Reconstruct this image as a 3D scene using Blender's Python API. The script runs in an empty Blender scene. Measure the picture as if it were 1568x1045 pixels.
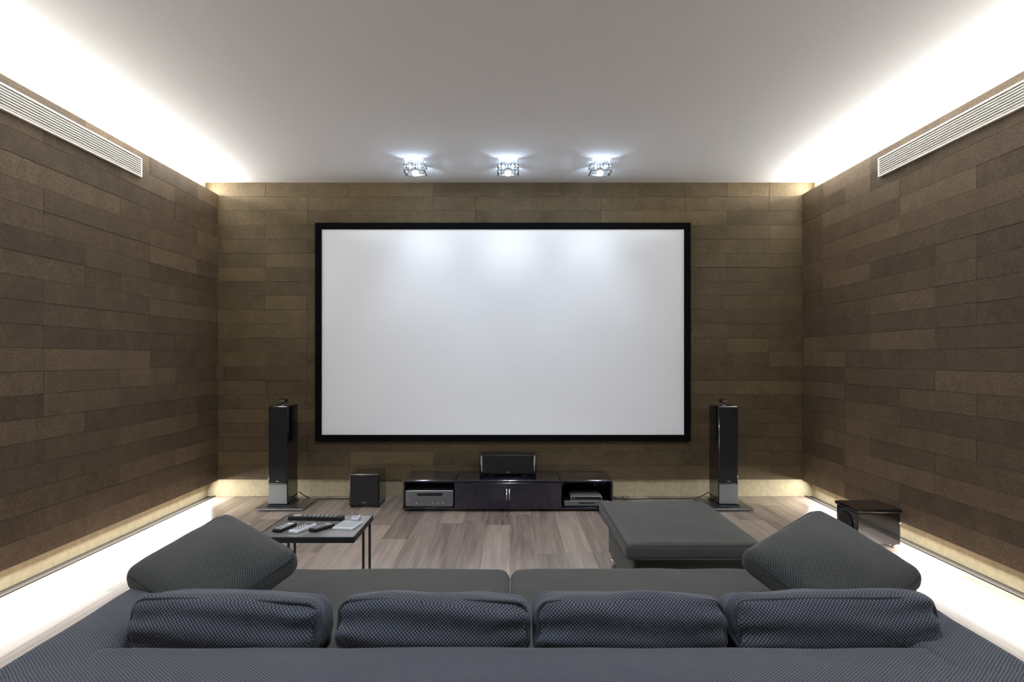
import bpy, bmesh, math, random
from mathutils import Vector, Matrix, noise
random.seed(7)
scene = bpy.context.scene
col = scene.collection
try:
    scene.view_settings.view_transform = 'Standard'
    scene.view_settings.look = 'None'
except Exception: pass

# ---------------------------------------------------------------- materials
def newmat(name):
    m = bpy.data.materials.new(name); m.use_nodes = True
    nt = m.node_tree; b = nt.nodes['Principled BSDF']
    return m, nt, b
def N(nt, t, **kw):
    n = nt.nodes.new(t)
    for k, v in kw.items(): setattr(n, k, v)
    return n
def simple(name, c, rough=.5, metal=0, emit=0, ecol=None, spec=.5, coat=0, noise_amt=.06, nscale=40, bump=0.0):
    m, nt, b = newmat(name)
    b.inputs['Roughness'].default_value = rough
    b.inputs['Metallic'].default_value = metal
    b.inputs['Specular IOR Level'].default_value = spec
    b.inputs['Coat Weight'].default_value = coat
    tc = N(nt, 'ShaderNodeTexCoord'); nz = N(nt, 'ShaderNodeTexNoise'); nz.inputs['Scale'].default_value = nscale
    nt.links.new(tc.outputs['Object'], nz.inputs['Vector'])
    mx = N(nt, 'ShaderNodeMix', data_type='RGBA')
    mx.inputs[6].default_value = [x*(1-noise_amt) for x in c]+[1]
    mx.inputs[7].default_value = [min(1, x*(1+noise_amt)) for x in c]+[1]
    nt.links.new(nz.outputs['Fac'], mx.inputs[0]); nt.links.new(mx.outputs[2], b.inputs['Base Color'])
    if bump:
        bp = N(nt, 'ShaderNodeBump'); bp.inputs['Strength'].default_value = bump; bp.inputs['Distance'].default_value = .002
        nt.links.new(nz.outputs['Fac'], bp.inputs['Height']); nt.links.new(bp.outputs[0], b.inputs['Normal'])
    if emit:
        b.inputs['Emission Color'].default_value = list(ecol or c)+[1]
        b.inputs['Emission Strength'].default_value = emit
    return m

def plank_mat(name, dark, light, stretch, rough, grain=.5, bump=.15, speck=0.0, sscale=160, spec=.5, pow_=1.0):
    m, nt, b = newmat(name)
    b.inputs['Specular IOR Level'].default_value = spec
    geo = N(nt, 'ShaderNodeNewGeometry'); tc = N(nt, 'ShaderNodeTexCoord')
    comb = N(nt, 'ShaderNodeVectorMath', operation='ADD')
    sc = N(nt, 'ShaderNodeMath', operation='MULTIPLY'); sc.inputs[1].default_value = 37.
    nt.links.new(geo.outputs['Random Per Island'], sc.inputs[0])
    nt.links.new(tc.outputs['Object'], comb.inputs[0]); nt.links.new(sc.outputs[0], comb.inputs[1])
    mp = N(nt, 'ShaderNodeMapping'); mp.inputs['Scale'].default_value = stretch
    nt.links.new(comb.outputs[0], mp.inputs['Vector'])
    nz = N(nt, 'ShaderNodeTexNoise'); nz.inputs['Scale'].default_value = 1; nz.inputs['Detail'].default_value = 8; nz.inputs['Roughness'].default_value=.68
    nt.links.new(mp.outputs[0], nz.inputs['Vector'])
    pw = N(nt, 'ShaderNodeMath', operation='POWER'); pw.inputs[1].default_value = pow_
    nt.links.new(geo.outputs['Random Per Island'], pw.inputs[0])
    a = N(nt, 'ShaderNodeMath', operation='MULTIPLY'); a.inputs[1].default_value = 1-grain
    nt.links.new(pw.outputs[0], a.inputs[0])
    mr = N(nt, 'ShaderNodeMapRange'); mr.inputs[1].default_value=.3; mr.inputs[2].default_value=.7
    nt.links.new(nz.outputs['Fac'], mr.inputs[0])
    g = N(nt, 'ShaderNodeMath', operation='MULTIPLY_ADD'); g.inputs[1].default_value = grain
    nt.links.new(mr.outputs[0], g.inputs[0]); nt.links.new(a.outputs[0], g.inputs[2])
    mx = N(nt, 'ShaderNodeMix', data_type='RGBA')
    mx.inputs[6].default_value = list(dark)+[1]; mx.inputs[7].default_value = list(light)+[1]
    nt.links.new(g.outputs[0], mx.inputs[0])
    out = mx.outputs[2]; hgt = nz.outputs['Fac']
    if speck:
        n2 = N(nt, 'ShaderNodeTexNoise'); n2.inputs['Scale'].default_value = sscale; n2.inputs['Detail'].default_value=3
        nt.links.new(tc.outputs['Object'], n2.inputs['Vector'])
        r2 = N(nt, 'ShaderNodeMapRange'); r2.inputs[1].default_value=.3; r2.inputs[2].default_value=.7; r2.inputs[3].default_value=1-speck; r2.inputs[4].default_value=1+speck
        nt.links.new(n2.outputs['Fac'], r2.inputs[0])
        vm = N(nt, 'ShaderNodeVectorMath', operation='SCALE')
        nt.links.new(out, vm.inputs[0]); nt.links.new(r2.outputs[0], vm.inputs['Scale']); out = vm.outputs[0]
        hgt = n2.outputs['Fac']
    nt.links.new(out, b.inputs['Base Color'])
    b.inputs['Roughness'].default_value = rough
    bp = N(nt, 'ShaderNodeBump'); bp.inputs['Strength'].default_value = bump; bp.inputs['Distance'].default_value = .002
    nt.links.new(hgt, bp.inputs['Height']); nt.links.new(bp.outputs[0], b.inputs['Normal'])
    return m

def fabric(name, c1, c2, pitch=.009, rough=.85, bump=.6, sheen=.15):
    m, nt, b = newmat(name)
    uv = N(nt, 'ShaderNodeUVMap'); sp = N(nt, 'ShaderNodeSeparateXYZ'); nt.links.new(uv.outputs[0], sp.inputs[0])
    def wave(expr):
        k = N(nt, 'ShaderNodeMath', operation='MULTIPLY'); k.inputs[1].default_value = 2*math.pi/pitch
        nt.links.new(expr, k.inputs[0]); s = N(nt, 'ShaderNodeMath', operation='SINE'); nt.links.new(k.outputs[0], s.inputs[0]); return s.outputs[0]
    ad = N(nt, 'ShaderNodeMath', operation='ADD'); sb = N(nt, 'ShaderNodeMath', operation='SUBTRACT')
    for n in (ad, sb): nt.links.new(sp.outputs[0], n.inputs[0]); nt.links.new(sp.outputs[1], n.inputs[1])
    w1 = wave(ad.outputs[0]); w2 = wave(sb.outputs[0])
    p = N(nt, 'ShaderNodeMath', operation='ADD'); nt.links.new(w1, p.inputs[0]); nt.links.new(w2, p.inputs[1])
    mr = N(nt, 'ShaderNodeMapRange'); mr.inputs[1].default_value = -.9; mr.inputs[2].default_value = 1.2
    nt.links.new(p.outputs[0], mr.inputs[0])
    mx = N(nt, 'ShaderNodeMix', data_type='RGBA'); mx.inputs[6].default_value = list(c1)+[1]; mx.inputs[7].default_value = list(c2)+[1]
    nt.links.new(mr.outputs[0], mx.inputs[0]); nt.links.new(mx.outputs[2], b.inputs['Base Color'])
    b.inputs['Roughness'].default_value = rough
    b.inputs['Specular IOR Level'].default_value = .25
    b.inputs['Sheen Weight'].default_value = sheen; b.inputs['Sheen Roughness'].default_value=.5
    bp = N(nt, 'ShaderNodeBump'); bp.inputs['Strength'].default_value = bump; bp.inputs['Distance'].default_value = .003
    nt.links.new(mr.outputs[0], bp.inputs['Height']); nt.links.new(bp.outputs[0], b.inputs['Normal'])
    return m

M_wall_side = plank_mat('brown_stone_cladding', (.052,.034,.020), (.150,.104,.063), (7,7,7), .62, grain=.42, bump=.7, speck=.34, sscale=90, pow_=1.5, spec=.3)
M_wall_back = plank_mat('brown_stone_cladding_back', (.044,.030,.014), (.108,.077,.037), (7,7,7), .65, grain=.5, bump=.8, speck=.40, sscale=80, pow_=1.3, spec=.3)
M_floor = plank_mat('oak_laminate_floor', (.075,.050,.040), (.44,.355,.30), (26,1.0,1), .24, grain=.45, bump=.05)
M_plaster = simple('warm_plaster', (.40,.345,.225), .85, nscale=25, noise_amt=.25, bump=.4)
M_ceil = simple('ceiling_paint', (.83,.84,.86), .9, noise_amt=.01)
M_gap = simple('dark_joint', (.03,.024,.018), .8)
M_black = simple('black_lacquer', (.006,.006,.008), .10, coat=.6)
M_console = simple('console_gloss', (.010,.010,.020), .08, coat=.8)
M_mblack = simple('matte_black', (.007,.007,.008), .55, spec=.3)
M_velvet = simple('black_velvet', (.003,.003,.0035), .9, spec=.05)
M_grille = simple('speaker_cloth', (.0035,.0035,.004), .6, nscale=400, noise_amt=.4, spec=.3)
M_silver = simple('brushed_silver', (.22,.23,.25), .28, metal=.9)
M_kick = simple('polished_aluminium', (.13,.135,.14), .4, metal=.6)
M_chrome = simple('chrome', (.8,.82,.85), .08, metal=1)
M_white = simple('white_metal', (.74,.72,.68), .45)
M_vslot = simple('vent_shadow', (.05,.046,.04), .8)
M_screen = simple('screen_fabric', (.84,.85,.88), .75, noise_amt=.005)
M_bulb = simple('halogen_bulb', (.9,.95,1), .3, emit=260, ecol=(.62,.8,1))
M_glass, nt, b = newmat('fixture_glass')
b.inputs['Transmission Weight'].default_value = 1; b.inputs['Roughness'].default_value = .15; b.inputs['Base Color'].default_value=(.93,.97,1,1)
M_ftint = fabric('woven_fabric_lamp_tint', (.007,.008,.011), (.112,.121,.150), .0105)  # blue of the cool ceiling light is tinted into the fabric colour
M_fgrey = fabric('woven_fabric_grey', (.012,.012,.012), (.086,.087,.081), .0100)
M_seat = fabric('seat_fabric', (.028,.027,.024), (.046,.044,.039), .004, bump=.3)
M_pipe = simple('fabric_piping', (.018,.020,.024), .8, nscale=200)
M_grey = simple('grey_plastic', (.35,.36,.37), .4)
M_lgrey = simple('light_plastic', (.65,.66,.68), .35)
M_tabletop = simple('smoked_tabletop', (.19,.175,.17), .2, coat=.3)
M_cable = simple('cable_rubber', (.01,.01,.01), .5)

# ---------------------------------------------------------------- helpers
def add_obj(name, me, mats, parent=None, smooth=False):
    o = bpy.data.objects.new(name, me); col.objects.link(o)
    for m in (mats if isinstance(mats, (list, tuple)) else [mats]): me.materials.append(m)
    if smooth: me.shade_smooth()
    if parent:
        o.parent = parent; o.matrix_parent_inverse = Matrix.Translation(-Vector(parent.location))
    return o
def empty(name, loc):
    e = bpy.data.objects.new(name, None); e.location = loc; e.empty_display_size = .1; col.objects.link(e); return e
def bm_box(bm, x0, x1, y0, y1, z0, z1, mi=0):
    vs = [bm.verts.new(p) for p in [(x0,y0,z0),(x1,y0,z0),(x1,y1,z0),(x0,y1,z0),(x0,y0,z1),(x1,y0,z1),(x1,y1,z1),(x0,y1,z1)]]
    fs = []
    for f in [(0,3,2,1),(4,5,6,7),(0,1,5,4),(1,2,6,5),(2,3,7,6),(3,0,4,7)]:
        fa = bm.faces.new([vs[i] for i in f]); fa.material_index = mi; fs.append(fa)
    return vs, fs
def box(name, x0, x1, y0, y1, z0, z1, mat, parent=None, bev=.003, seg=2):
    bm = bmesh.new(); bm_box(bm, x0, x1, y0, y1, z0, z1)
    if bev: bmesh.ops.bevel(bm, geom=bm.edges[:], offset=bev, segments=seg, profile=.5, affect='EDGES')
    me = bpy.data.meshes.new(name); bm.to_mesh(me); bm.free()
    return add_obj(name, me, mat, parent)
def cyl(name, c, r, h, mat, parent=None, axis='Z', r2=None, seg=32):
    bm = bmesh.new(); bmesh.ops.create_cone(bm, cap_ends=True, segments=seg, radius1=r, radius2=r if r2 is None else r2, depth=h)
    if axis == 'Y': bmesh.ops.rotate(bm, verts=bm.verts, cent=(0,0,0), matrix=Matrix.Rotation(math.pi/2, 3, 'X'))
    if axis == 'X': bmesh.ops.rotate(bm, verts=bm.verts, cent=(0,0,0), matrix=Matrix.Rotation(math.pi/2, 3, 'Y'))
    bmesh.ops.translate(bm, verts=bm.verts, vec=c)
    for f in bm.faces: f.smooth = len(f.verts) == 4
    me = bpy.data.meshes.new(name); bm.to_mesh(me); bm.free()
    return add_obj(name, me, mat, parent)
def ball(name, c, r, mat, parent=None, scale=(1,1,1)):
    bm = bmesh.new(); bmesh.ops.create_uvsphere(bm, u_segments=24, v_segments=16, radius=r)
    bmesh.ops.scale(bm, verts=bm.verts, vec=scale); bmesh.ops.translate(bm, verts=bm.verts, vec=c)
    me = bpy.data.meshes.new(name); bm.to_mesh(me); bm.free()
    return add_obj(name, me, mat, parent, smooth=True)
def boxuv(me):
    uvl = me.uv_layers.new(name='UVMap')
    for p in me.polygons:
        n = p.normal; ax = max(range(3), key=lambda i: abs(n[i]))
        for li in p.loop_indices:
            v = me.vertices[me.loops[li].vertex_index].co
            uvl.data[li].uv = ((v.y, v.z), (v.x, v.z), (v.x, v.y))[ax]
def cushion(name, c, h, r, mat, parent=None, puff=(0,0,0), wr=.004, n=30, rot=None, seed=0, pinch=0, crease=0, pw=2):
    """soft rounded box; h half sizes, r rounding, puff bulge per axis"""
    bm = bmesh.new(); bmesh.ops.create_cube(bm, size=2)
    bmesh.ops.subdivide_edges(bm, edges=bm.edges[:], cuts=n, use_grid_fill=True)
    h = Vector(h)
    for v in bm.verts:
        t = Vector([math.sin(x*math.pi/2) for x in v.co])
        p = Vector([t[i]*h[i] for i in range(3)])
        inner = Vector([max(-(h[i]-r), min(h[i]-r, p[i])) for i in range(3)])
        d = p-inner
        if d.length > 1e-7: p = inner + d.normalized()*r
        q = Vector([p[i]/h[i] for i in range(3)])
        for i in range(3):
            j, k = (i+1) % 3, (i+2) % 3
            p[i] += puff[i]*q[i]*(1-min(1,abs(q[j])**pw))*(1-min(1,abs(q[k])**pw))
        if pinch:
            f = 1-pinch*abs(q[0])**6
            p[1] *= f; p[2] *= f
        if crease:
            s = seed*1.3
            e_ = max(0, abs(q[0])-.55)/.45
            p[2] += crease*e_*math.sin(q[1]*7+s)*.5
            p[1] += crease*e_*math.sin(q[2]*8+s)*.6
            p[1] += crease*.5*math.sin(q[2]*5+q[0]*2+s)*(1-q[2]**2)
        if wr:
            s = Vector((seed*3.1, seed*1.7, 0))
            p += Vector((0,0,1))*wr*noise.noise(p*7+s) + Vector((0,1,0))*wr*noise.noise(p*6-s) 
        v.co = p
    me = bpy.data.meshes.new(name); bm.to_mesh(me); bm.free()
    boxuv(me)
    M = Matrix.Translation(Vector(c)) @ (rot.to_4x4() if rot else Matrix.Identity(4))
    me.transform(M)
    return add_obj(name, me, mat, parent, smooth=True)
def tube(name, pts, r, mat, parent=None, cyclic=False, kind='POLY'):
    cu = bpy.data.curves.new(name, 'CURVE'); cu.dimensions = '3D'; cu.bevel_depth = r; cu.bevel_resolution = 3
    if kind == 'POLY':
        sp = cu.splines.new('POLY'); sp.points.add(len(pts)-1)
        for i, p in enumerate(pts): sp.points[i].co = (*p, 1)
    else:
        sp = cu.splines.new('NURBS'); sp.points.add(len(pts)-1)
        for i, p in enumerate(pts): sp.points[i].co = (*p, 1)
        sp.order_u = 3; sp.use_endpoint_u = True; cu.resolution_u = 12
    sp.use_cyclic_u = cyclic; cu.use_fill_caps = True
    tmp = bpy.data.objects.new('tmp', cu); col.objects.link(tmp)
    dg = bpy.context.evaluated_depsgraph_get(); me = bpy.data.meshes.new_from_object(tmp.evaluated_get(dg))
    bpy.data.objects.remove(tmp); me.materials.clear(); me.name = name
    return add_obj(name, me, mat, parent, smooth=True)
def rrect(a, b, r, n=8, m=14):
    pts = []; cs = ((a-r, b-r), (-(a-r), b-r), (-(a-r), -(b-r)), (a-r, -(b-r)))
    for s in range(4):
        cx, cy = cs[s]
        for i in range(n+1):
            t = math.pi/2*(s+i/n); pts.append((cx+r*math.cos(t), cy+r*math.sin(t)))
        nx, ny = cs[(s+1) % 4]; t = math.pi/2*(s+1)
        q = (nx+r*math.cos(t), ny+r*math.sin(t)); p = pts[-1]
        for i in range(1, m): pts.append((p[0]+(q[0]-p[0])*i/m, p[1]+(q[1]-p[1])*i/m))
    return pts

# ---------------------------------------------------------------- room (back wall y=0)
XW = 2.78; H = 3.0; YR = -8.6; SH = 2.90
def planks(bm, u0, u1, z0, nrows, rh, place, mi=0, seed=1):
    rnd = random.Random(seed); prev = -1
    for r in range(nrows):
        ch = [i for i in (0,1,2) if i != prev]; prev = rnd.choice(ch)
        u = u0 - 1.2 + prev*.4 + .17; k_ = rnd.random()
        while u < u1:
            L_ = rnd.choice((.4, .8, .8, 1.2)); a, b_ = max(u, u0), min(u+L_, u1)
            if b_-a > .01:
                g = .0009; d = rnd.choice([0,0,0,.0008,.0016,.0022])
                quad = [(a+g, z0+r*rh+g), (b_-g, z0+r*rh+g), (b_-g, z0+(r+1)*rh-g), (a+g, z0+(r+1)*rh-g)]
                f = [bm.verts.new(place(p[0], p[1], -d)) for p in quad]
                k = [bm.verts.new(place(p[0], p[1], -.035)) for p in quad]
                fs = [bm.faces.new(f), bm.faces.new(k[::-1])]
                for i in range(4):
                    j = (i+1) % 4; fs.append(bm.faces.new([f[i], k[i], k[j], f[j]]))
                for x in fs: x.material_index = mi
            u += L_
def finish(bm, name, mats):
    bmesh.ops.recalc_face_normals(bm, faces=bm.faces[:])
    me = bpy.data.meshes.new(name); bm.to_mesh(me); bm.free(); return add_obj(name, me, mats)
for nm, s, sd in (('wall_left', -1, 3), ('wall_right', 1, 5)):
    bm = bmesh.new()
    x0, x1 = sorted((s*(SH), s*(SH+.1)))
    bm_box(bm, x0, x1, YR-.1, .15, 0, H, 1)
    x0, x1 = sorted((s*(XW+.036), s*(XW+.05)))
    bm_box(bm, x0, x1, YR, 0, .162, 2.883, 2)
    planks(bm, YR, -.002, .16, 20, .13625, lambda u, z, d: (s*(XW-d), u, z), 0, sd)
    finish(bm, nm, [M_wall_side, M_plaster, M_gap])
bm = bmesh.new()
bm_box(bm, -SH, SH, .05, .15, 0, H, 1); bm_box(bm, -SH, SH, .036, .05, .168, H, 2)
planks(bm, -SH, SH, .167, 21, .1349, lambda u, z, d: (u, -d, z), 0, 11)
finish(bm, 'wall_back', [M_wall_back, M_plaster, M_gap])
bm = bmesh.new()
bm_box(bm, -SH, SH, YR-.1, YR-.01, 0, H, 1)
planks(bm, -XW, XW, .0, 22, H/22, lambda u, z, d: (u, YR+d+.03, z), 0, 12)
finish(bm, 'wall_rear', [M_wall_back, M_plaster])
bm = bmesh.new(); bm_box(bm, -SH-.1, SH+.1, YR-.1, .15, H, H+.1); finish(bm, 'ceiling', M_ceil)
bm = bmesh.new(); bm_box(bm, -SH-.1, SH+.1, YR-.1, .15, -.1, -.003, 1)
rnd = random.Random(4); w = .188; x = -2.82; 
while x < 2.82-.001:
    x1 = min(x+w, 2.82); y = YR - rnd.random()*1.3
    while y < .05:
        a, b_ = max(y, YR), min(y+1.3, .05)
        if b_-a > .01:
            g = .0009
            bm.faces.new([bm.verts.new(p) for p in [(x+g,a+g,0),(x1-g,a+g,0),(x1-g,b_-g,0),(x+g,b_-g,0)]])
        y += 1.3
    x = x1
finish(bm, 'floor', [M_floor, M_gap])
for nm, s in (('left', -1), ('right', 1)):
    a, b_ = sorted((s*2.822, s*2.85)); box('trim_'+nm, a, b_, YR, .045, -.002, .006, M_gap, bev=.001)

# LED cove strips
def area(name, loc, sx, sy, power, colr, dirv, parent=None):
    l = bpy.data.lights.new(name, 'AREA'); l.shape = 'RECTANGLE'; l.size = sx; l.size_y = sy; l.energy = power; l.color = colr
    o = bpy.data.objects.new(name, l); col.objects.link(o)
    z = -Vector(dirv).normalized(); xx = Vector((0,1,0)); yy = z.cross(xx).normalized()
    m = Matrix((xx, yy, z)).transposed().to_4x4(); m.translation = loc; 
    if parent: o.parent = parent; o.matrix_parent_inverse = Matrix.Translation(-Vector(parent.location))
    o.matrix_basis = m
    return o
for s in (-1, 1):
    e = empty('cove_led_strip', (s*2.86, -4.2, 2.885))
    box('profile', *sorted((s*2.838, s*2.895)), YR+.05, -.02, 2.868, 2.882, M_white, e, bev=.002)
    area('led', (s*2.85, -4.25, 2.90), 8.4, .03, 165, (1,.975,.90), (-s*.78, 0, .63), e)
    e = empty('floor_led_strip', (s*2.85, -4.2, .17))
    box('profile', *sorted((s*2.834, s*2.895)), YR+.05, -.02, .165, .18, M_white, e, bev=.002)
    area('led', (s*2.842, -4.25, .150), 8.4, .03, 84, (1,.98,.93), (-s*.78, 0, -.63), e)

# AC grilles
for s in (-1, 1):
    e = empty('air_vent_grille', (s*XW, -2.8, 2.755)); y0, y1 = -4.4, -1.37
    X = lambda a, b_: sorted((s*(XW-a), s*(XW-b_)))
    box('shade_sheet', *X(.002,.004), y0, y1, 2.685, 2.827, M_vslot, e, 0)  # flat dark sheet on the cladding, painted as shade between the slats
    box('frame_top', *X(0,.018), y0, y1, 2.815, 2.828, M_white, e, .002)
    box('frame_bottom', *X(0,.018), y0, y1, 2.684, 2.697, M_white, e, .002)
    box('frame_end_1', *X(0,.018), y1-.014, y1, 2.697, 2.815, M_white, e, .002)
    box('frame_end_2', *X(0,.018), y0, y0+.014, 2.697, 2.815, M_white, e, .002)
    for i in range(7):
        z = 2.7035+i*.0160
        box('slat_%d' % (i+1), *X(.003,.015), y0+.014, y1-.014, z, z+.0080, M_white, e, .001, 1)

# ---------------------------------------------------------------- projection screen
e = empty('projection_screen', (-.065, -.05, 1.57))
sx0, sx1, sz0, sz1 = -1.84, 1.705, .54, 2.605; t = .06
box('canvas', sx0+.02, sx1-.02, -.045, -.03, sz0+.02, sz1-.02, M_screen, e, 0)
box('frame_top', sx0, sx1, -.065, 0-.006, sz1-t, sz1, M_velvet, e)
box('frame_bottom', sx0, sx1, -.065, -.006, sz0, sz0+t, M_velvet, e)
box('frame_left', sx0, sx0+t, -.064, -.006, sz0+t, sz1-t, M_velvet, e)
box('frame_right', sx1-t, sx1, -.064, -.006, sz0+t, sz1-t, M_velvet, e)

# ---------------------------------------------------------------- downlights
def downlight(x, y, power, tilt=.25, cone=110, colr=(.76,.87,1), blend=.8):
    e = empty('ceiling_spotlight', (x, y, H)); w = .092
    box('mount_plate', x-.06, x+.06, y-.06, y+.06, H-.012, H, M_chrome, e, .002)
    for i, (a, b_) in enumerate(((-1,-1),(1,-1),(1,1),(-1,1))):
        cyl('post_%d' % (i+1), (x+a*w*.86, y+b_*w*.86, H-.045), .005, .09, M_chrome, e, seg=12)
    for k, zz in enumerate((H-.03, H-.085)):
        box('bar_front_%d'%k, x-w, x+w, y-w, y-w+.012, zz-.006, zz+.006, M_chrome, e, .001)
        box('bar_back_%d'%k, x-w, x+w, y+w-.012, y+w, zz-.006, zz+.006, M_chrome, e, .001)
        box('bar_left_%d'%k, x-w, x-w+.012, y-w+.012, y+w-.012, zz-.006, zz+.006, M_chrome, e, .001)
        box('bar_right_%d'%k, x+w-.012, x+w, y-w+.012, y+w-.012, zz-.006, zz+.006, M_chrome, e, .001)
    for sgn in (-1, 1):
        box('glass_fin', x+sgn*.06-.004, x+sgn*.06+.004, y-.08, y+.08, H-.08, H-.02, M_glass, e, .001)
        ball('side_lamp', (x+sgn*.04, y-.03, H-.038), .010, M_bulb, e)
    cyl('lamp_cup', (x, y, H-.04), .020, .055, M_chrome, e, r2=.026)
    ball('bulb', (x, y, H-.09), .026, M_bulb, e, (1,1,.9))
    def sp(nm, power, tilt, cone):
        l = bpy.data.lights.new(nm, 'SPOT'); l.energy = power; l.spot_size = math.radians(cone); l.spot_blend = blend; l.color = colr; l.shadow_soft_size = .03
        o = bpy.data.objects.new(nm, l); col.objects.link(o); o.parent = e; o.location = (0, 0, -.125)
        o.rotation_euler = (math.atan(tilt), 0, 0)
    sp('spot', power, tilt, cone)
    return sp
for x in (-.81, -.017, .77):
    sp = downlight(x, -.66, 20, -.05, 96, blend=1)
    sp('wall_spot', 13, .62, 66)
for x in (-1.3, 0, 1.3): downlight(x, -4.3, 60, 1.05, 100, colr=(.82,.90,1), blend=1)  # unseen row, added and tilted to light the screen evenly
for x in (-1.3, 0, 1.3): downlight(x, -5.35, 44, .05, 130, (.64,.79,1))

# ---------------------------------------------------------------- tower speakers
def tower(xa, xb, bx0, bx1, cable):
    cx = (xa+xb)/2
    e = empty('tower_speaker', (cx, -.36, 0))
    box('base_plate', bx0, bx1, -.60, -.14, .008, .024, M_silver, e, .004)
    for i, (a, b_) in enumerate(((bx0+.03,-.57),(bx1-.03,-.57),(bx0+.03,-.17),(bx1-.03,-.17))):
        cyl('spike_%d'%(i+1), (a, b_, .004), .010, .008, M_chrome, e, seg=12)
    box('plinth', xa-.01, xb+.01, -.51, -.20, .024, .04, M_black, e, .003)
    box('cabinet', xa, xb, -.50, -.21, .04, .905, M_black, e, .012, 4)
    box('grille', xa+.008, xb-.008, -.512, -.499, .225, .895, M_grille, e, .004)
    box('kick_panel', xa+.004, xb-.004, -.508, -.499, .045, .215, M_kick, e, .002)
    box('badge', cx-.012, cx+.012, -.514, -.511, .24, .246, M_silver, e, .001)
    cyl('pod_foot', (cx, -.42, .908), .022, .010, M_chrome, e)
    ball('pod_body', (cx, -.43, .938), .032, M_black, e, (1,1.0,.9))
    cyl('pod_tail', (cx, -.35, .938), .022, .13, M_black, e, 'Y', r2=.006)
    cyl('tweeter_ring', (cx, -.461, .938), .020, .006, M_chrome, e, 'Y')
    tube('speaker_cable', cable, .005, M_cable, e, kind='N')
tower(-2.126, -1.954, -2.21, -1.79, [(-1.95,-.19,.09),(-1.90,-.15,.03),(-1.80,-.12,.005),(-1.65,-.08,.005),(-1.55,-.11,.005),(-1.48,-.06,.005)])
tower(1.833, 2.006, 1.70, 2.11, [(1.84,-.19,.09),(1.78,-.15,.03),(1.66,-.1,.005),(1.4,-.07,.005),(1.15,-.12,.005),(.97,-.07,.005)])

# ---------------------------------------------------------------- subwoofer
e = empty('subwoofer', (-1.29, -.3, 0))
for i, (a, b_) in enumerate(((-1.40,-.43),(-1.18,-.43),(-1.40,-.17),(-1.18,-.17))): cyl('foot_%d'%(i+1), (a,b_,.01), .02, .02, M_mblack, e)
box('cabinet', -1.425, -1.155, -.46, -.14, .02, .30, M_black, e, .008, 3)
box('grille', -1.415, -1.165, -.468, -.458, .03, .288, M_grille, e, .004)
box('badge', -1.31, -1.27, -.471, -.468, .045, .052, M_silver, e, .001)

# ---------------------------------------------------------------- media console
e = empty('media_console', (-.02, -.36, 0))
cx0 = -.925; W = .4537; yf, yb = -.61, -.12; top = .272
for i in range(1, 4):
    x = cx0+i*W; box('upright_%d'%i, x-.009, x+.009, yf+.004, yb, .02, top-.018, M_console, e, .002)
box('end_left', cx0, cx0+.016, yf, yb, .02, top-.018, M_console, e, .002)
box('end_right', cx0+4*W-.016, cx0+4*W, yf, yb, .02, top-.018, M_console, e, .002)
for i in range(4):
    x = cx0+i*W
    box('top_panel_%d'%(i+1), x+.002, x+W-.002, yf-.004, yb, top-.018, top, M_console, e, .003)
    box('bottom_panel_%d'%(i+1), x+.002, x+W-.002, yf, yb, .02, .036, M_console, e, .002)
    box('back_panel_%d'%(i+1), x+.01, x+W-.01, yb-.012, yb, .036, top-.018, M_console, e, 0)
for i in (1, 2):
    x = cx0+i*W
    box('door_%d'%i, x+.003, x+W-.003, yf-.014, yf+.002, .024, top-.021, M_console, e, .003)
xm = cx0+2*W
for sgn in (-1, 1): cyl('handle_%d'%(sgn+2), (xm+sgn*.012, yf-.018, .15), .005, .10, M_chrome, e)
for x in (cx0+.03, cx0+2*W, cx0+4*W-.03):
    for y in (yf+.04, yb-.04): cyl('foot', (x, y, .01), .018, .02, M_mblack, e)
e = empty('av_receiver', (-.70, -.45, .036))
box('chassis', -.895, -.492, -.62, -.25, .05, .185, M_silver, e, .006, 3)
box('front_lip', -.897, -.490, -.628, -.618, .048, .187, M_silver, e, .004)
box('display', -.80, -.58, -.630, -.627, .14, .165, M_black, e, .001)
for i, x in enumerate((-.86, -.525)): cyl('knob_%d'%i, (x, -.637, .12), .018, .018, M_silver, e, 'Y')
for i in range(6): cyl('button_%d'%i, (-.80+i*.045, -.631, .08), .006, .006, M_chrome, e, 'Y', seg=12)
for x in (-.86, -.53):
    for y in (-.59, -.29): cyl('foot', (x, y, .043), .015, .015, M_mblack, e)
e = empty('disc_player', (.66, -.4, .036))
box('chassis', .47, .86, -.57, -.25, .042, .088, M_mblack, e, .003)
box('fascia', .47, .86, -.578, -.569, .042, .088, M_silver, e, .002)
box('tray', .60, .73, -.581, -.577, .062, .076, M_black, e, .001)
for x in (.5, .83):
    for y in (-.54, -.3): cyl('foot', (x, y, .039), .012, .007, M_mblack, e)
e = empty('set_top_box', (.68, -.4, .09))
box('chassis', .53, .80, -.56, -.30, .089, .125, M_grey, e, .004)
box('front_glass', .535, .795, -.564, -.559, .093, .121, M_black, e, .001)
cyl('led', (.56, -.565, .107), .003, .003, M_lgrey, e, 'Y', seg=10)
e = empty('center_speaker', (-.02, -.28, .272))
bm = bmesh.new(); bm_box(bm, -.275, .238, -.42, -.14, .288, .462)
vert = [ed for ed in bm.edges if abs(ed.verts[0].co.z-ed.verts[1].co.z) > .1]
bmesh.ops.bevel(bm, geom=vert, offset=.035, segments=6, profile=.5, affect='EDGES')
ho = [ed for ed in bm.edges if len(ed.link_faces)==2 and ed.calc_face_angle(0) > 1.2]
bmesh.ops.bevel(bm, geom=ho, offset=.006, segments=2, profile=.5, affect='EDGES')
me = bpy.data.meshes.new('cabinet'); bm.to_mesh(me); bm.free(); add_obj('cabinet', me, M_black, e)
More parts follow.
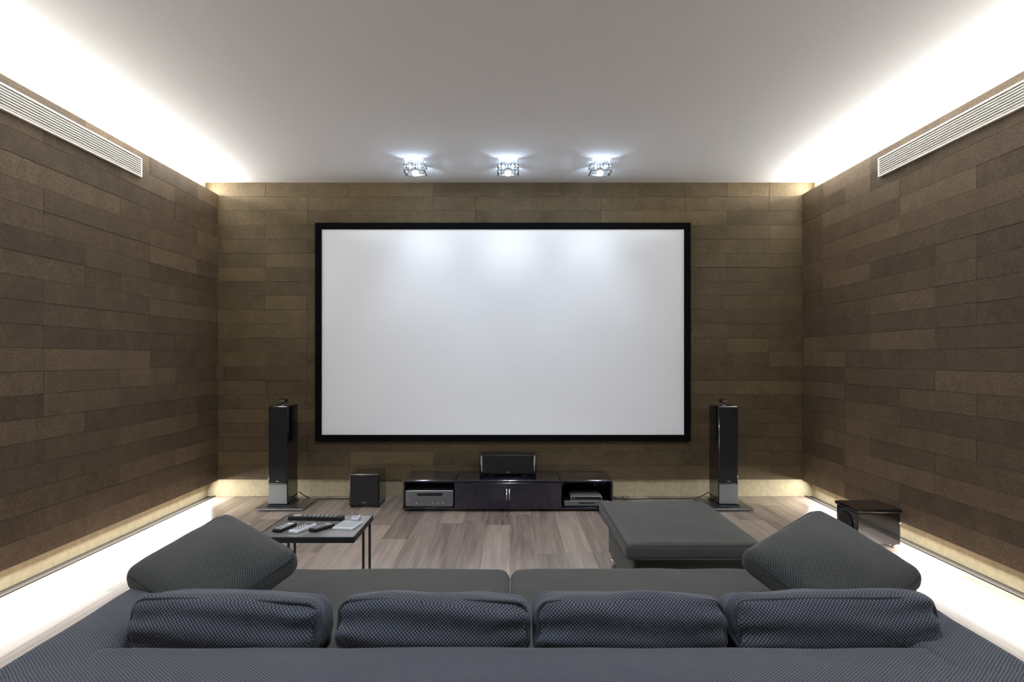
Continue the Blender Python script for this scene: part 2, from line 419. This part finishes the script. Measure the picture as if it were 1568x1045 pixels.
box('grille', -.24, .203, -.426, -.419, .298, .453, M_grille, e, .003)
box('badge', -.035, .0, -.428, -.425, .306, .312, M_silver, e, .001)
box('stand_left', -.2, -.14, -.40, -.16, .273, .289, M_mblack, e, .002)
box('stand_right', .1, .16, -.40, -.16, .273, .289, M_mblack, e, .002)

# ---------------------------------------------------------------- side box speaker on right
e = empty('cube_subwoofer', (2.57, -1.6, 0))
for a in (2.45, 2.69):
    for b_ in (-1.71, -1.48): cyl('foot', (a, b_, .012), .018, .024, M_chrome, e)
box('cabinet', 2.42, 2.72, -1.745, -1.44, .024, .245, M_black, e, .006, 3)
box('top_slab', 2.41, 2.73, -1.755, -1.43, .247, .272, M_black, e, .006, 3)
cyl('woofer', (2.415, -1.59, .135), .085, .010, M_mblack, e, 'X')
tube('power_cable', [(2.72,-1.6,.10),(2.755,-1.6,.09),(2.765,-1.6,.004),(2.76,-1.4,.004),(2.79,-1.2,.004)], .004, M_cable, e, kind='N')

# ---------------------------------------------------------------- sofa
e = empty('lounge_sofa', (0, -4.3, 0))
L, R = -1.31, 1.35
def yz(a): return a-6.5
cushion('backrest_frame', ((L+R)/2, yz(1.64), .305), ((R-L)/2, .235, .245), .06, M_ftint, e, (0,0,.012), .004)
cushion('arm_left', (L+.125, yz(2.27), .305), (.125, .68, .245), .05, M_ftint, e, (0,0,.01), .003, seed=2)
cushion('arm_right', (R-.135, yz(2.27), .305), (.135, .68, .245), .05, M_ftint, e, (0,0,.01), .003, seed=3)
box('seat_base', L+.2, R-.2, yz(1.8), yz(2.93), .07, .27, M_seat, e, .02, 3)
cushion('seat_cushion_1', (-.53, yz(2.42), .345), (.528, .555, .075), .045, M_seat, e, (0,0,.012), .004, seed=4)
cushion('seat_cushion_2', (.545, yz(2.42), .345), (.543, .555, .075), .045, M_seat, e, (0,0,.012), .004, seed=5)
for x in (L+.12, 0, R-.12):
    for z in (1.5, 2.85): cyl('foot', (x, yz(z), .035), .03, .07, M_mblack, e)
for i, (x, hw, ry, dz) in enumerate(((-.800,.268,.03,0),(-.216,.274,.012,0),(.338,.272,-.006,0),(.912,.290,-.012,.004))):
    rot = Matrix.Rotation(ry, 3, 'Y') @ Matrix.Rotation(-.30, 3, 'X')
    c = Vector((x, yz(1.985), .555+dz))
    h = (hw, .105, .076); r = .042
    cushion('back_cushion_%d'%(i+1), c, h, r, M_ftint, e, (0,.014,.014), .010, rot=rot, seed=10+i, pinch=.04, n=40, crease=.013, pw=4)
    q = .707
    for k, sg in enumerate((-1, 1)):
        pts = []
        for a, b_ in rrect(hw-r+r*q, h[2]-r+r*q, r*.7):
            qx = a/hw; f = 1-.04*abs(qx)**6
            pz = b_ + .014*(b_/h[2])*(1-qx**4)*(1-.85**4)
            pts.append(c + rot @ Vector((a, sg*(h[1]-r+r*q)*f, pz*f)))
        tube('piping_%d_%d'%(i+1, k), pts, .0045, M_pipe, e, True)

# throw pillows (square box cushions lying tilted in the sofa corners, one corner up)
def pillow(name, c, yaw, tilt, roll, hs, seed, spin):
    c = Vector(c)
    rot = Matrix.Rotation(yaw, 3, 'Z') @ Matrix.Rotation(roll, 3, 'Y') @ Matrix.Rotation(tilt, 3, 'X') @ Matrix.Rotation(math.pi/4+spin, 3, 'Z')
    e = empty(name, c)
    cushion('cover', c, (hs, hs, .045), .038, M_fgrey, e, (0,0,.055), .008, rot=rot, seed=seed, n=36)
    for sg in (-1, 1):
        pts = [c + rot @ Vector((a, b_, sg*.030)) for a, b_ in rrect(hs-.008, hs-.008, .045)]
        tube('piping_%d' % (sg+2), pts, .004, M_pipe, e, True)
pillow('throw_pillow', (-1.03, yz(2.38), .590), .0, .42, .06, .207, 1, .25)
pillow('throw_pillow.001', (1.115, yz(2.38), .590), .0, .47, -.06, .215, 5, -.25)

# ---------------------------------------------------------------- ottoman
e = empty('ottoman', (.92, yz(3.9), 0))
box('base', .630, 1.215, yz(3.47), yz(4.38), .08, .315, M_seat, e, .02, 3)
cushion('top_cushion', (.92, yz(3.91), .360), (.345, .525, .042), .032, M_seat, e, (0,0,.014), .004, seed=9)
tube('piping', [(.92+a, yz(3.91)+b_, .325) for a, b_ in rrect(.335,.515,.04)], .005, M_pipe, e, True)
tube('piping_top', [(.92+a, yz(3.91)+b_, .393) for a, b_ in rrect(.335,.515,.04)], .004, M_pipe, e, True)
for a in (.66, 1.19):
    for b_ in (3.5, 4.33): cyl('foot', (a, yz(b_), .04), .02, .08, M_chrome, e)

# ---------------------------------------------------------------- side table
e = empty('side_table', (-.99, yz(3.55), 0))
box('top', -1.245, -.765, yz(3.33), yz(3.80), .437, .45, M_tabletop, e, .002)
box('frame_front', -1.247, -.763, yz(3.328), yz(3.342), .425, .452, M_mblack, e, .001)
box('frame_right', -.767, -.761, yz(3.342), yz(3.80), .425, .452, M_mblack, e, .001)
box('frame_left', -1.249, -1.243, yz(3.342), yz(3.80), .425, .452, M_mblack, e, .001)
for i, x in enumerate((-1.228, -1.193, -.813, -.778)):
    box('leg_%d'%(i+1), x-.006, x+.006, yz(3.778), yz(3.79), .012, .4345, M_mblack, e, .001)
for i, x in enumerate((-1.21, -.795)):
    box('foot_rail_%d'%(i+1), x-.025, x+.025, yz(3.35), yz(3.79), 0, .012, M_mblack, e, .001)
    box('top_rail_%d'%(i+1), x-.01, x+.01, yz(3.35), yz(3.77), .42, .4365, M_mblack, e, .001)
def remote(name, x, z, l, w, ang, mat, bmat, rows=5, t=.016):
    e = empty(name, (x, yz(z), .4505)); R_ = Matrix.Rotation(ang, 4, 'Z')
    T = Matrix.Translation((x, yz(z), .4505)) @ R_
    a = box('body', -w/2, w/2, -l/2, l/2, 0, t, mat, None, .005, 3); a.data.transform(T)
    parts = [a]
    for r in range(rows):
        for c in (-1, 0, 1):
            y = -l*.35+r*l*.55/max(1, rows-1)
            p = box('button_%d_%d'%(r, c+1), c*w*.27-w*.09, c*w*.27+w*.09, y-.004, y+.004, t-.001, t+.002, bmat, None, .001, 1); p.data.transform(T); parts.append(p)
    p = box('display', -w*.35, w*.35, l*.28, l*.42, t-.001, t+.001, bmat, None, 0); p.data.transform(T); parts.append(p)
    for p in parts: p.parent = e; p.matrix_parent_inverse = Matrix.Translation(-Vector(e.location))
remote('remote_control', -1.155, 3.50, .15, .05, -.25, M_mblack, M_lgrey)
remote('remote_control.001', -1.06, 3.49, .17, .055, -.3, M_lgrey, M_mblack)
remote('remote_control.002', -.965, 3.50, .14, .05, -.5, M_mblack, M_grey)
remote('remote_control.003', -1.05, 3.70, .30, .055, 1.5, M_mblack, M_grey, 8, .022)
e = empty('tablet', (-.84, yz(3.56), .451))
T = Matrix.Translation((-.845, yz(3.56), .4505)) @ Matrix.Rotation(-.15, 4, 'Z')
for nm, b6, m in (('body', (-.055,.055,-.075,.075,0,.010), M_lgrey), ('glass', (-.048,.048,-.062,.062,.0095,.0115), M_grey)):
    o = box(nm, *b6, m, None, .002); o.data.transform(T); o.parent = e; o.matrix_parent_inverse = Matrix.Translation(-Vector(e.location))
remote('remote_control.004', -.84, 3.72, .09, .04, .1, M_lgrey, M_mblack, 3)

# ---------------------------------------------------------------- world + camera
w = bpy.data.worlds.new('world'); scene.world = w; w.use_nodes = True
w.node_tree.nodes['Background'].inputs[0].default_value = (.5,.55,.6,1); w.node_tree.nodes['Background'].inputs[1].default_value = .05
cd = bpy.data.cameras.new('camera'); cam = bpy.data.objects.new('camera', cd); col.objects.link(cam)
cam.location = (0, -6.5, 1.33); cam.rotation_euler = (math.pi/2, 0, 0)
cd.lens = 24; cd.sensor_width = 36; cd.shift_x = .0019; cd.shift_y = .0163; cd.clip_start = .05
scene.camera = cam
